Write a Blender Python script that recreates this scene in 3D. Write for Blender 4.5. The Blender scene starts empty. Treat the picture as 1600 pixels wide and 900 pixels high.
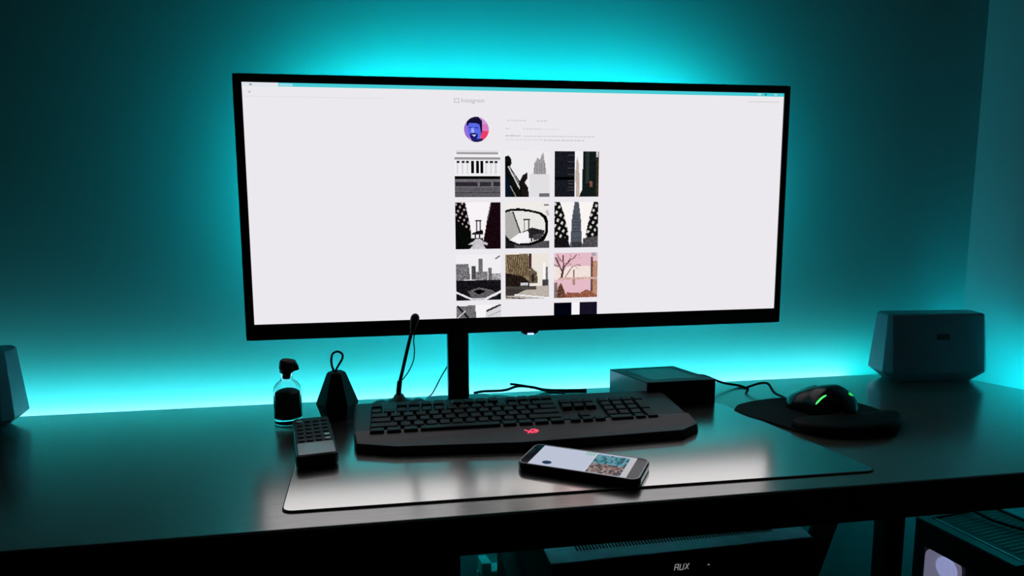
import bpy, bmesh, math, random
from mathutils import Vector, Matrix
random.seed(7)
D = bpy.data; SC = bpy.context.scene; COL = SC.collection
DZ = 0.72            # desk top height above the floor; all heights below are given from the desk top

# ------------------------------------------------------------------ camera, world, exposure
SC.view_settings.view_transform = 'Standard'; SC.view_settings.look = 'None'
SC.view_settings.exposure = 0.0; SC.view_settings.gamma = 1.0; SC.view_settings.use_curve_mapping = False
cam = D.cameras.new('camera'); cam.sensor_width = 36.0; cam.lens = 24.75; cam.clip_start = 0.02
co = D.objects.new('camera', cam); COL.objects.link(co)
r = Vector((0.98656864, -0.16332202, -0.00287097)); u = Vector((0.02490298, 0.13301294, 0.99080139)); f = Vector((0.16143781, 0.97756507, -0.1352936))
co.matrix_world = Matrix(((r.x, u.x, -f.x, -0.1983), (r.y, u.y, -f.y, -1.0358), (r.z, u.z, -f.z, 0.33+DZ), (0, 0, 0, 1)))
SC.camera = co
w = D.worlds.new('world'); SC.world = w; w.use_nodes = True
w.node_tree.nodes['Background'].inputs[0].default_value = (0.5, 0.8, 1.0, 1); w.node_tree.nodes['Background'].inputs[1].default_value = 0.0
STRIP_DESK = 43.0      # cyan LED tape along the desk's rear edge
STRIP_SIDE = 95.0      # the same tape round the desk's right end
STRIP_MON = 190.0        # tape stuck round the back of the monitor
STRIP_POST = 60.0       # loose end of that tape behind the post
CYAN = (0.006, 0.80, 0.89)
CYANW = (0.004, 0.82, 0.82)
FILL_WALL = 15.0     # added pale light, hidden behind the desk, that whitens the wall's glow band
SCREEN = 1.0

# ------------------------------------------------------------------ materials
def lin(c):
    return tuple(((v/255)/12.92 if v/255 <= .04045 else ((v/255+.055)/1.055)**2.4) for v in c)
MATS = {}
def mat(name, rgb, rough=.5, metal=0., spec=.5, noise=0., scale=60., bump=0., coat=0., emis=None, es=0., stretch=None, trans=0., ior=1.45, alpha=1.):
    if name in MATS: return MATS[name]
    m = D.materials.new(name); m.use_nodes = True; nt = m.node_tree; b = nt.nodes['Principled BSDF']
    b.inputs['Base Color'].default_value = (*rgb, 1); b.inputs['Roughness'].default_value = rough
    b.inputs['Metallic'].default_value = metal; b.inputs['Specular IOR Level'].default_value = spec
    b.inputs['Coat Weight'].default_value = coat; b.inputs['Coat Roughness'].default_value = .22; b.inputs['Coat IOR'].default_value = 2.1; b.inputs['IOR'].default_value = ior; b.inputs['Transmission Weight'].default_value = trans
    if emis: b.inputs['Emission Color'].default_value = (*emis, 1); b.inputs['Emission Strength'].default_value = es
    if noise or bump:
        tc = nt.nodes.new('ShaderNodeTexCoord'); mp = nt.nodes.new('ShaderNodeMapping'); n = nt.nodes.new('ShaderNodeTexNoise')
        n.inputs['Scale'].default_value = scale; n.inputs['Detail'].default_value = 6
        if stretch: mp.inputs['Scale'].default_value = stretch
        nt.links.new(tc.outputs['Object'], mp.inputs[0]); nt.links.new(mp.outputs[0], n.inputs['Vector'])
        if noise:
            cr = nt.nodes.new('ShaderNodeValToRGB'); cr.color_ramp.elements[0].position = .3; cr.color_ramp.elements[1].position = .7
            cr.color_ramp.elements[0].color = (*[c*(1-noise) for c in rgb], 1); cr.color_ramp.elements[1].color = (*[min(1, c*(1+noise)) for c in rgb], 1)
            nt.links.new(n.outputs['Fac'], cr.inputs[0]); nt.links.new(cr.outputs[0], b.inputs['Base Color'])
        if bump:
            bp = nt.nodes.new('ShaderNodeBump'); bp.inputs['Strength'].default_value = bump; bp.inputs['Distance'].default_value = .002
            nt.links.new(n.outputs['Fac'], bp.inputs['Height']); nt.links.new(bp.outputs[0], b.inputs['Normal'])
    MATS[name] = m; return m
def emit(name, rgb, s):
    m = D.materials.new(name); m.use_nodes = True; nt = m.node_tree
    nt.nodes.remove(nt.nodes['Principled BSDF']); e = nt.nodes.new('ShaderNodeEmission')
    e.inputs[0].default_value = (*rgb, 1); e.inputs[1].default_value = s
    nt.links.new(e.outputs[0], nt.nodes['Material Output'].inputs[0]); return m

M_wall = mat('wall_paint', (.38, .43, .45), .85, noise=.03, scale=3, bump=.08)
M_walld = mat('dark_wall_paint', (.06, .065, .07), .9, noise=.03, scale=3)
M_ceiling = mat('ceiling_paint', (.25, .25, .25), .9, noise=.02, scale=3)
M_floor = mat('floor_boards', (.10, .075, .055), .5, noise=.3, scale=8, stretch=(1, 12, 1))
M_desk = mat('dark_oak_veneer', (.24, .225, .185), .19, metal=.5, spec=1.0, noise=.25, scale=22, bump=.03, coat=1.0, stretch=(1.2, 14, 1), ior=1.8)
M_deskedge = mat('black_edge_band', (.006, .006, .006), .55, noise=.2, scale=50)
M_frame = mat('black_powder_steel', (.006, .006, .007), .5, noise=.2, scale=300)
M_mat = mat('grey_leatherette', (.93, .91, .86), .18, metal=1., spec=.8, noise=.04, scale=500, bump=.006)
M_matedge = mat('brown_mat_edge', (.05, .035, .03), .6, noise=.2, scale=300)
M_black = mat('black_plastic', (.008, .009, .011), .38, noise=.15, scale=200)
M_matte = mat('matte_black_plastic', (.010, .011, .013), .6, noise=.2, scale=300)
M_bezel = mat('monitor_black_plastic', (.008, .009, .010), .28, noise=.15, scale=150)
M_deck = mat('keyboard_deck', (.014, .016, .018), .42, spec=.45, noise=.15, scale=400)
M_palm = mat('palm_rest_soft_black', (.085, .078, .080), .45, noise=.12, scale=700)
M_key = mat('keycap_black', (.009, .010, .012), .5, spec=.35, noise=.15, scale=500)
M_legend = mat('key_lettering', (.30, .32, .34), .5, noise=.05)
M_white = mat('white_plastic', (.62, .64, .66), .38, noise=.02, scale=90)
M_router = mat('router_blue_grey_plastic', (.14, .21, .26), .26, spec=.6, noise=.04, scale=90)
M_silver = mat('brushed_silver', (.42, .42, .43), .36, metal=.7, noise=.06, scale=80, stretch=(20, 1, 1))
M_rubber = mat('black_rubber', (.009, .009, .010), .7, noise=.2, scale=300)
M_cloth = mat('black_mouse_pad_fabric', (.010, .011, .014), .85, spec=.25, noise=.3, scale=900, bump=.1)
M_gel = mat('wrist_rest_black', (.004, .004, .005), .65, spec=.2, noise=.2, scale=500)
M_gloss = mat('gloss_black', (.006, .007, .008), .10, noise=.1, scale=50)
M_glass = mat('clear_glass', (.92, .98, .97), .02, noise=.01, scale=5, trans=1., ior=1.45)
M_beans = mat('dark_grains', (.010, .009, .008), .55, noise=.6, scale=300, bump=.6)
M_cork = mat('dark_cork', (.035, .024, .018), .8, noise=.5, scale=250, bump=.4)
M_gem = mat('black_concrete', (.005, .005, .006), .6, spec=.25, noise=.3, scale=120, bump=.1)
M_dockgl = mat('dock_top_gloss', (.10, .11, .115), .25, metal=.3, noise=.05, scale=30)
M_dock = mat('dock_grey_shell', (.30, .33, .36), .3, spec=.9, noise=.05, scale=60)
M_docklid = mat('dock_lid_dark', (.03, .033, .036), .45, spec=.4, noise=.05, scale=60)
M_pcside = mat('pc_graphite_steel', (.032, .036, .040), .42, spec=.4, noise=.1, scale=300)
M_edge = mat('pc_bright_edge', (.30, .34, .34), .35, metal=.6, noise=.05)
M_steel = mat('polished_steel', (.6, .6, .62), .2, metal=1., noise=.05)
M_smoke = mat('smoked_side_glass', (.10, .11, .12), .06, noise=.02, scale=5)
M_recv = mat('receiver_lid_metal', (.45, .50, .55), .38, metal=.7, noise=.15, scale=40)
M_recvf = mat('receiver_front_gloss', (.004, .004, .005), .12, noise=.1)
M_bracket = mat('white_bracket_plastic', (.6, .62, .6), .5, noise=.03)
M_vent = mat('vent_slot_dark', (.004, .004, .005), .8, noise=.1)
M_fan = mat('white_fan_plastic', (.8, .78, .85), .4, noise=.03, emis=(.34, .33, .52), es=.35)
E_desk = emit('led_desk_glow', CYANW, STRIP_DESK); E_side = emit('led_side_glow', CYAN, STRIP_SIDE)
E_mon = emit('led_monitor_glow', CYAN, STRIP_MON); E_post = emit('led_post_glow', CYAN, STRIP_POST)
E_red = emit('red_backlit_emblem', (1.0, .07, .15), 1.3); E_green = emit('green_mouse_light', (.10, 1.0, .22), 1.0); E_greend = emit('green_mouse_emblem', (.03, .75, .13), .9)
E_blue = emit('blue_power_light', (.35, .45, 1.0), 2.5); E_aux = emit('display_segments', (.55, .55, .58), .45)

# ------------------------------------------------------------------ object helpers
def put(name, me, m, parent=None, loc=None, smooth=False):
    o = D.objects.new(name, me); COL.objects.link(o)
    if m is not None:
        for mm in (m if isinstance(m, (list, tuple)) else [m]): me.materials.append(mm)
    if smooth:
        for p in me.polygons: p.use_smooth = True
    if parent is not None: o.parent = parent
    if loc is not None: o.location = loc
    return o
def top(o, label, cat, group=None):
    o['label'] = label; o['category'] = cat
    if group: o['group'] = group
    return o
def thing(name, label, cat, loc, rz=0., group=None):
    o = D.objects.new(name, None); COL.objects.link(o); o.empty_display_size = .02
    o.location = (loc[0], loc[1], loc[2]+DZ); o.rotation_euler = (0, 0, rz)
    return top(o, label, cat, group)
def struct(name, me, m):
    o = put(name, me, m); o['kind'] = 'structure'; return o
def bm2me(bm, name='mesh'):
    bmesh.ops.recalc_face_normals(bm, faces=bm.faces)
    me = D.meshes.new(name); bm.to_mesh(me); bm.free(); return me
def bevel(bm, w, seg=2):
    if w > 0: bmesh.ops.bevel(bm, geom=list(bm.edges), offset=w, segments=seg, affect='EDGES', profile=.6)
def box(x0, x1, y0, y1, z0, z1, bv=0., seg=2, bm=None):
    own = bm is None; b = bmesh.new()
    bmesh.ops.create_cube(b, size=1)
    for v in b.verts: v.co = Vector((x0+(v.co.x+.5)*(x1-x0), y0+(v.co.y+.5)*(y1-y0), z0+(v.co.z+.5)*(z1-z0)))
    bevel(b, bv, seg)
    if own: return b
    t = D.meshes.new('t'); b.to_mesh(t); b.free(); bm.from_mesh(t); D.meshes.remove(t); return bm
def prism(pts, z0, z1, bv=0., seg=2, pts2=None):
    """closed outline pts (x,y) from z0 to z1; pts2 gives another outline for the top; z may be functions of (x,y)"""
    b = bmesh.new(); pts2 = pts2 or pts
    g = lambda z, p: z(*p) if callable(z) else z
    lo = [b.verts.new((p[0], p[1], g(z0, p))) for p in pts]; hi = [b.verts.new((p[0], p[1], g(z1, p))) for p in pts2]
    n = len(pts); b.faces.new(lo[::-1]); b.faces.new(hi)
    for i in range(n): b.faces.new((lo[i], lo[(i+1) % n], hi[(i+1) % n], hi[i]))
    bmesh.ops.recalc_face_normals(b, faces=b.faces)
    bevel(b, bv, seg); return b
def rings(rs, closed=True):
    """skin of stacked rings (each a list of points)"""
    b = bmesh.new(); vs = [[b.verts.new(p) for p in rr] for rr in rs]; n = len(rs[0])
    for a, c in zip(vs, vs[1:]):
        for i in range(n): b.faces.new((a[i], a[(i+1) % n], c[(i+1) % n], c[i]))
    if closed: b.faces.new(vs[0][::-1]); b.faces.new(vs[-1])
    return b
def lathe(prof, n=40, closed=True, cx=0, cy=0):
    return rings([[(cx+rr*math.cos(2*math.pi*i/n), cy+rr*math.sin(2*math.pi*i/n), z) for i in range(n)] for rr, z in prof], closed)
def catmull(pts, k=8):
    P = [Vector(p) for p in pts]; P = [2*P[0]-P[1]]+P+[2*P[-1]-P[-2]]; out = []
    for i in range(1, len(P)-2):
        for j in range(k):
            t = j/k; a, b_, c, d = P[i-1], P[i], P[i+1], P[i+2]
            out.append(.5*((2*b_)+(-a+c)*t+(2*a-5*b_+4*c-d)*t*t+(-a+3*b_-3*c+d)*t**3))
    out.append(P[-2]); return out
def tube(pts, rad, n=10, k=8, smooth=True):
    P = catmull(pts, k) if smooth else [Vector(p) for p in pts]
    R = rad if callable(rad) else (lambda t: rad); rs = []; up = Vector((0, 0, 1)); N = None
    for i, p in enumerate(P):
        t = (P[min(i+1, len(P)-1)]-P[max(i-1, 0)]).normalized()
        if N is None:
            N = t.cross(up); N = t.cross(Vector((1, 0, 0))) if N.length < .05 else N
        N = (N-t*N.dot(t)).normalized(); B = t.cross(N); q = R(i/(len(P)-1))
        rs.append([tuple(p+N*q*math.cos(2*math.pi*j/n)+B*q*math.sin(2*math.pi*j/n)) for j in range(n)])
    return rings(rs)
def rrect(x0, x1, y0, y1, rad, n=6):
    out = []
    for cx, cy, a in ((x1-rad, y1-rad, 0), (x0+rad, y1-rad, 90), (x0+rad, y0+rad, 180), (x1-rad, y0+rad, 270)):
        for i in range(n+1):
            t = math.radians(a+90*i/n); out.append((cx+rad*math.cos(t), cy+rad*math.sin(t)))
    return out
def round_poly(pts, rad, n=6):
    out = []; N = len(pts)
    for i in range(N):
        p = Vector(pts[i]); a = (Vector(pts[i-1])-p).normalized(); b = (Vector(pts[(i+1) % N])-p).normalized()
        rr = rad[i] if isinstance(rad, (list, tuple)) else rad
        for j in range(n+1):
            t = j/n; q = p+a*rr*(1-t)**2+b*rr*t*t; out.append((q.x, q.y))
    return out
def up(o): o.location.z += DZ; return o

# ------------------------------------------------------------------ the room
WY = .175; WX = .907
def slab(x0, x1, y0, y1, z0, z1): return bm2me(box(x0, x1, y0, y1, z0, z1))
struct('wall_back', slab(-2.2, WX+.1, WY, WY+.1, -DZ, 1.75), M_wall).location.z = DZ
struct('wall_right', slab(WX, WX+.1, -2.6, WY, -DZ, 1.75), M_wall).location.z = DZ
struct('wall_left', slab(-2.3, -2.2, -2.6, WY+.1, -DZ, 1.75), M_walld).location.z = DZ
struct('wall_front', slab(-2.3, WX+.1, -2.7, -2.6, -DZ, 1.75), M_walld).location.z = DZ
struct('floor', slab(-2.3, WX+.1, -2.7, WY+.1, -DZ-.1, -DZ), M_floor).location.z = DZ
struct('ceiling', slab(-2.3, WX+.1, -2.7, WY+.1, 1.75, 1.85), M_ceiling).location.z = DZ

# ------------------------------------------------------------------ desk
DT = .043; YB = .087; YF = -.351
t = thing('desk', 'long dark wood desk with black front edge and black steel legs', 'desk', (0, 0, -DZ))
outl = [(-1.35, YF), (.872, YF), (.872, -.13), (.767, YB), (-1.35, YB)]
o = put('desktop', bm2me(prism(outl, -DT, 0, .0015, 2)), M_desk, t, (0, 0, DZ))
put('front_edge', bm2me(box(-1.35, .872, YF-.0018, YF+.0, -DT, -.0012, .0005, 1)), M_deskedge, t, (0, 0, DZ))
o.data.materials.append(M_deskedge)
for p in o.data.polygons:
    if p.normal.z < -.5: p.material_index = 1
def bar(a, b, wx, wy):
    a = Vector(a); b = Vector(b)
    lo = [(a.x+sx*wx/2, a.y+sy*wy/2, a.z) for sx, sy in ((-1, -1), (1, -1), (1, 1), (-1, 1))]
    hi = [(b.x+sx*wx/2, b.y+sy*wy/2, b.z) for sx, sy in ((-1, -1), (1, -1), (1, 1), (-1, 1))]
    m = rings([lo, hi]); bmesh.ops.recalc_face_normals(m, faces=m.faces); bevel(m, .002, 2); return m
put('leg', bm2me(bar((.397, -.30, -DZ), (.395, -.30, -DT), .027, .022)), M_frame, t, (0, 0, DZ))
put('leg', bm2me(bar((.397, .04, -DZ), (.395, .04, -DT), .027, .022)), M_frame, t, (0, 0, DZ))
put('leg', bm2me(bar((-1.25, -.28, -DZ), (-1.25, -.28, -DT), .05, .05)), M_frame, t, (0, 0, DZ))
put('leg', bm2me(bar((-1.25, .02, -DZ), (-1.25, .02, -DT), .05, .05)), M_frame, t, (0, 0, DZ))
put('brace', bm2me(bar((.350, .0, -DZ), (.577, .0, -DT), .044, .012)), M_frame, t, (0, 0, DZ))
put('rail', bm2me(box(-1.2, .38, -.10, -.06, -DT-.035, -DT, .002)), M_frame, t, (0, 0, DZ))

# cyan LED tape along the desk's rear edge and right end
def strip(name, label, segs, em, parent=None):
    """segs: (p0, p1, normal) centre line of the tape; width w along the third axis"""
    bt = bmesh.new(); be = bmesh.new()
    for p0, p1, n, w in segs:
        p0, p1, n = Vector(p0), Vector(p1), Vector(n).normalized(); d = (p1-p0).normalized(); s = d.cross(n).normalized()*w/2
        for bm_, a, c, sc in ((bt, 0., .0014, 1.), (be, .0014, .0024, .7)):
            vs = [bm_.verts.new(q+s*sc*k+n*h) for q in (p0, p1) for k in (-1, 1) for h in (a, c)]
            for fc in ((0, 1, 3, 2), (4, 6, 7, 5), (0, 4, 5, 1), (2, 3, 7, 6), (1, 5, 7, 3), (0, 2, 6, 4)): bm_.faces.new([vs[i] for i in fc])
    if parent is None:
        r_ = thing(name, label, 'led strip', (0, 0, 0)); par = r_
    else: r_ = put('led_tape', bm2me(bt), M_white, parent); put('led_diodes', bm2me(be), em, r_); return r_
    put('tape', bm2me(bt), M_white, par); put('diodes', bm2me(be), em, par); return r_
ZS = -.016
LAST_STRIP = strip('led_strip', 'glowing cyan LED strip running along the rear edge of the desk', [((-1.30, YB+.0275, ZS), (.735, YB+.0275, ZS), (0, 1, 0), .010)], E_desk)
put('channel', bm2me(box(-1.30, .735, YB+.0002, YB+.0274, ZS-.0050, ZS+.0050, .001)), M_silver, LAST_STRIP)
strip('led_strip', 'added pale light strip hidden behind the desk to whiten the wall', [((-1.30, WY-.012, -.036), (.66, WY-.012, -.036), (0, 0, 1), .010)], emit('wall_fill_glow', (.44, .58, .92), FILL_WALL))  # extra unseen light, added to whiten the band above the desk's rear edge
put('fill_ledge', bm2me(box(-1.30, .66, WY-.020, WY-.0002, -.0395, -.0362, .0005, 1)), M_silver, COL.objects['led_strip.001'])  # made-up ledge that carries the added pale light
e = Vector((.872-.767, -.13-YB, 0)).normalized(); nn = Vector((-e.y, e.x, 0)); nn = nn if nn.x > 0 else -nn
strip('led_strip', 'glowing cyan LED strip on the slanted right end of the desk', [(Vector((.767, YB, ZS))+e*.012+nn*.0005, Vector((.767, YB, ZS))+e*.225+nn*.0005, nn, .010)], E_side)

# ------------------------------------------------------------------ desk mat
matpts = [(-.3215, -.3135), (.3590, -.3195), (.2950, -.0365), (-.3300, -.0365)]
t = thing('desk_mat', 'large thin grey desk mat lying under the keyboard and phone', 'desk mat', (0, 0, 0))
mo = round_poly(matpts, [.012, .016, .012, .012])
put('mat_surface', bm2me(prism(mo, .0009, .0022, .0003, 1)), M_mat, t)
cx = sum(p[0] for p in mo)/len(mo); cy = sum(p[1] for p in mo)/len(mo)
put('edge_binding', bm2me(prism([(x+(.0012 if x > cx else -.0012), y+(.0012 if y > cy else -.0012)) for x, y in mo], 0, .0009)), M_matedge, t)
MT = .0022

# ------------------------------------------------------------------ monitor
t = thing('monitor', 'ultrawide black monitor showing a white web page with photo tiles', 'monitor', (-.0987, .0466, 0))
t.scale = (1.045, 1.045, 1.045)
O = Vector((.103, 0, -.0142)); OS = Vector((.103, 0, 0))      # body and stand offsets
def mput(name, bm, m, par=None, smooth=False, off=None):
    bm.transform(Matrix.Translation(off or O)); return put(name, bm2me(bm), m, par or t, None, smooth)
X0, X1, Z0, Z1 = -.4125, .4105, .1195, .4915; ax0, ax1, az0, az1 = -.4, .4, .1432, .4795
def swapyz(bm, y0):       # prism drawn in x,z and extruded along y
    for v in bm.verts: v.co = Vector((v.co.x, y0-v.co.z, v.co.y))
    bmesh.ops.recalc_face_normals(bm, faces=bm.faces); return bm
sh = swapyz(prism(rrect(X0, X1, Z0, Z1, .007), 0, .018, .0015, 2), .018)
housing = mput('housing', sh, M_bezel)
bk = rings([[(x, y, z) for x, z in rrect(X0+i, X1-i, Z0+i, Z1-i, .02)] for y, i in ((.0175, .008), (.022, .012), (.028, .024))])
mput('rear_shell', bk, M_matte)
bz = bmesh.new()          # raised bezel ring
for a in ((X0+.001, X1-.001, az1, Z1-.001), (X0+.001, X1-.001, Z0+.001, az0), (X0+.001, ax0, az0, az1), (ax1, X1-.001, az0, az1)):
    box(a[0], a[1], -.0022, .001, a[2], a[3], 0, 1, bz)
mput('bezel', bz, M_bezel)
# picture on the screen: quads coloured per face
Q = []
def rect(x0, x1, z0, z1, c, L=1): Q.append((x0, x1, z0, z1, lin(c), L))
W_ = (236, 233, 238)
rect(ax0, ax1, az0, az1, W_, 0)
rect(ax0, ax1, .4745, az1, (70, 203, 214)); rect(ax0, -.352, .4735, az1, (226, 230, 234), 2); rect(-.351, -.333, .4752, .4785, (150, 222, 236), 2)
rect(-.39, -.387, .4755, .4775, (120, 140, 150), 3)
rect(.356, .362, .476, .4785, (190, 215, 220), 2); rect(.368, .371, .476, .4785, (20, 120, 135), 2); rect(.384, .388, .476, .4785, (190, 215, 220), 2)
rect(ax0, -.21, .4605, .4612, (222, 220, 224)); rect(ax0, ax1, .4725, .4745, (232, 236, 236))
rect(.34, .392, .4655, .4668, (208, 212, 208))
for x in (-.392,): rect(x, x+.003, .4655, .468, (190, 190, 195))
# faint lines of text beside the avatar
for x0, x1, z, c in ((-.034, -.004, .4331, 214), (.010, .026, .4328, 212), (-.036, -.030, .4215, 210), (-.010, .018, .4212, 216), (.020, .045, .421, 224), (-.0365, -.014, .4112, 196), (-.010, .0985, .4108, 212), (-.0365, .02, .4056, 222), (.021, .082, .4052, 206)):
    x = x0
    while x < x1-.001:
        wd = random.uniform(.003, .008); rect(x, min(x+wd, x1), z-.0009, z+.0009, (c, c-3, c)); x += wd+.0012
rect(-.1110, -.1030, .4565, .4635, (206, 206, 208)); rect(-.1092, -.1048, .4581, .4619, W_, 2)
# tiny rasteriser
class Img:
    def __init__(s, n, bg): s.n = n; s.p = [[bg for _ in range(n)] for _ in range(n)]
    def poly(s, pts, c, nz=0):
        n = s.n
        for j in range(n):
            y = (j+.5)/n
            for i in range(n):
                x = (i+.5)/n; ins = False; k = len(pts)-1
                for a in range(len(pts)):
                    if (pts[a][1] > y) != (pts[k][1] > y) and x < (pts[k][0]-pts[a][0])*(y-pts[a][1])/(pts[k][1]-pts[a][1])+pts[a][0]: ins = not ins
                    k = a
                if ins:
                    d = random.uniform(-nz, nz) if nz else 0; s.p[j][i] = tuple(max(0, min(255, v+d)) for v in c)
    def r(s, x0, x1, y0, y1, c, nz=0): s.poly([(x0, y0), (x1, y0), (x1, y1), (x0, y1)], c, nz)
    def line(s, a, b, wd, c):
        dx, dy = b[0]-a[0], b[1]-a[1]; L = math.hypot(dx, dy) or 1; nx, ny = -dy/L*wd/2, dx/L*wd/2
        s.poly([(a[0]+nx, a[1]+ny), (b[0]+nx, b[1]+ny), (b[0]-nx, b[1]-ny), (a[0]-nx, a[1]-ny)], c)
    def lattice(s, pts, c1, c2, u_, v_):
        n = s.n; base = Img(n, None); base.poly(pts, c1, 0)
        for j in range(n):
            for i in range(n):
                if base.p[j][i] is not None:
                    a = math.sin((i*.9+j*.5)*u_); b = math.sin((j*.8-i*.5)*v_)
                    s.p[j][i] = c2 if a > .25 and b > .0 else tuple(max(0, v+random.uniform(-8, 8)) for v in c1)
    def grade(s):
        for row in s.p:
            for i, c in enumerate(row):
                if c is not None: row[i] = tuple(max(0, min(255, 128+((v*.8+sum(c)/3*.2)-128)*1.12-(10 if v < 190 else 0))) for v in c)
    def emit(s, x0, x1, z0, z1, L=1, clipz=None, circle=False):
        n = s.n
        for j in range(n):
            i = 0
            while i < n:
                c = s.p[j][i]; k = i
                while k+1 < n and s.p[j][k+1] == c: k += 1
                if c is not None:
                    a, b = x0+(x1-x0)*i/n, x0+(x1-x0)*(k+1)/n; tz, bz_ = z1-(z1-z0)*j/n, z1-(z1-z0)*(j+1)/n
                    if clipz is None or tz > clipz+1e-6: Q.append((a, b, max(bz_, clipz or -9), tz, lin(c), L))
                i = k+1
G = lambda v: (v, v-2, v+2)
N = 64; C3 = [(-.1113, -.0442), (-.0372, .0297), (.0374, .1052)]; R4 = [(.3225, .3895), (.2463, .3148), (.1696, .2382), (.0935, .1622)]
T = []
im = Img(N, G(228)); im.r(.02, .97, .0, .01, G(200)); im.r(.04, .95, .035, .075, G(165)); im.r(0, 1, .14, .18, G(158)); im.r(0, 1, .18, .2, G(205))
for k in range(9):
    x = .08+k*.104
    if k in (3, 4, 5): im.r(x-.03, x+.028, .22, .49, (18, 14, 24))
    else: im.r(x-.035, x+.03, .22, .27, G(50)); im.r(x-.03, x+.005, .27, .5, G(205))
im.r(0, 1, .55, .61, (20, 20, 22), 14); im.r(0, 1, .61, 1, G(120), 12); im.r(.02, .5, .67, .76, (62, 56, 68), 10); im.r(.55, .8, .67, .76, (64, 60, 70), 10); im.r(.84, 1, .67, .76, (60, 56, 66), 10)
for k in range(6): im.r(0, 1, .79+k*.036, .807+k*.036, (82, 78, 88), 16)
T.append(im)
im = Img(N, G(226)); im.r(.55, 1, .5, 1, G(214)); im.poly([(.63, .5), (.66, .28), (.7, .2), (.72, .14), (.78, .2), (.82, .08), (.86, .02), (.88, .2), (.91, .3), (.92, .5)], G(165), 16)
for k in range(5): im.line((.66+k*.055, .25), (.66+k*.055, .5), .018, G(138))
im.poly([(0, .12), (.07, .1), (.13, .16), (.15, .26), (.11, .34), (.36, .7), (.55, 1.02), (0, 1.02)], (32, 34, 32), 12); im.line((.07, .33), (.33, .82), .03, G(205)); im.line((.2, .5), (.47, 1), .02, G(150)); im.line((.08, .7), (.25, 1), .02, G(150)); im.poly([(0, .45), (.1, .7), (.12, 1.01), (0, 1.01)], (24, 40, 62), 6)
im.poly([(.3, .72), (.4, .52), (.5, .46), (.5, .6), (.44, .68), (.52, .8), (.53, 1.01), (.42, 1.01)], (44, 38, 36), 16); im.r(.77, 1, .92, 1, G(120), 8)
T.append(im)
im = Img(N, G(232)); im.r(0, .455, 0, 1, (42, 44, 52), 9)
for k in range(12): im.r(.3, .45, .08+k*.07, .09+k*.07, (84, 84, 88), 10)
im.r(.02, .44, .57, .62, (16, 18, 26)); im.poly([(.49, 1), (.47, .5), (.49, .22), (.505, .12), (.55, .3), (.57, 1)], (190, 178, 164), 10); im.poly([(.645, 0), (1, 0), (1, 1.01), (.55, 1.01), (.62, .85), (.625, .65)], (36, 46, 46), 8); im.r(.7, .78, 0, .7, (56, 66, 64), 5)
im.r(.93, 1, 0, 1, (70, 62, 46), 18); im.r(.93, .98, 0, .13, G(190), 30); im.r(.8, .86, .66, .78, (150, 90, 70), 40)
T.append(im)
im = Img(N, (236, 230, 234)); im.lattice([(0, 0), (.22, 0), (.34, .58), (.36, 1.01), (0, 1.01)], (26, 24, 26), (180, 160, 165), .9, 1.1); im.poly([(0, .35), (.33, .62), (.36, 1.01), (0, 1.01)], (28, 30, 28), 8)
im.poly([(.78, 0), (1, 0), (1, 1.01), (.58, 1.01), (.66, .6), (.7, .35)], (44, 28, 34), 8); im.line((.78, .05), (.7, .4), .02, G(120))
im.r(.43, .58, .37, .41, G(70)); im.r(.455, .48, .4, .62, G(110)); im.r(.53, .555, .4, .62, G(110)); im.poly([(.36, .66), (.6, .58), (.62, 1.01), (.3, 1.01)], G(34), 12)
im.r(.34, .62, .68, .76, G(225)); im.r(.42, .45, .66, .78, G(60)); im.r(.52, .55, .66, .78, G(60)); im.poly([(.28, .9), (.38, .84), (.44, .78), (.54, .78), (.62, .84), (.72, .88), (.7, .92), (.6, .9), (.68, 1.01), (.3, 1.01), (.4, .9)], G(195), 15)
T.append(im)
im = Img(N, (228, 224, 220)); im.r(.88, .98, .05, .08, G(120)); im.poly([(.9, .2), (.96, .16), (1, .28), (.96, .3)], G(190)); im.r(0, 1, .85, 1.01, G(92), 18); im.r(0, .2, .75, 1.01, G(46), 8)
im.poly([(0, .17), (.12, .14), (.3, .13), (.55, .16), (.8, .22), (.93, .3), (.97, .42), (.96, .7), (.88, .84), (.6, .93), (.3, .94), (.08, .86), (0, .75)], (22, 22, 24), 6)
im.poly([(0, .22), (.14, .19), (.3, .18), (.55, .21), (.76, .26), (.86, .34), (.9, .44), (.9, .66), (.8, .8), (.58, .88), (.3, .9), (.1, .82), (0, .7)], (222, 220, 216), 5)
im.poly([(0, .22), (.15, .2), (.3, .5), (.36, .7), (.1, .82), (0, .7)], (180, 178, 174), 6); im.line((.17, .2), (.36, .72), .03, G(60)); im.r(.4, .56, .36, .39, G(70)); im.r(.42, .44, .38, .62, G(100)); im.r(.52, .54, .38, .62, G(100)); im.poly([(.35, .66), (.6, .55), (.9, .62), (.85, .72), (.6, .78), (.4, .76)], G(52), 16)
im.poly([(.12, .8), (.3, .68), (.52, .62), (.54, .84), (.3, .9)], G(232)); im.line((.55, .6), (.6, .86), .03, G(60)); im.poly([(.62, .7), (.88, .68), (.8, .8), (.64, .84)], G(80), 14)
T.append(im)
im = Img(N, (236, 232, 230)); im.lattice([(0, 0), (.12, 0), (.22, .25), (.3, .6), (.36, 1.01), (0, 1.01)], (32, 34, 32), (205, 205, 200), .85, .8); im.lattice([(.9, 0), (1, 0), (1, 1.01), (.68, 1.01), (.74, .6), (.82, .25)], (34, 34, 34), (200, 200, 196), .8, .9)
im.poly([(.46, 0), (.55, 0), (.6, .35), (.64, 1.01), (.36, 1.01), (.4, .35)], (92, 98, 112), 12)
for k in range(9): im.line((.41, .3+.07*k), (.6, .3+.07*k), .012, (70, 76, 90))
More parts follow.
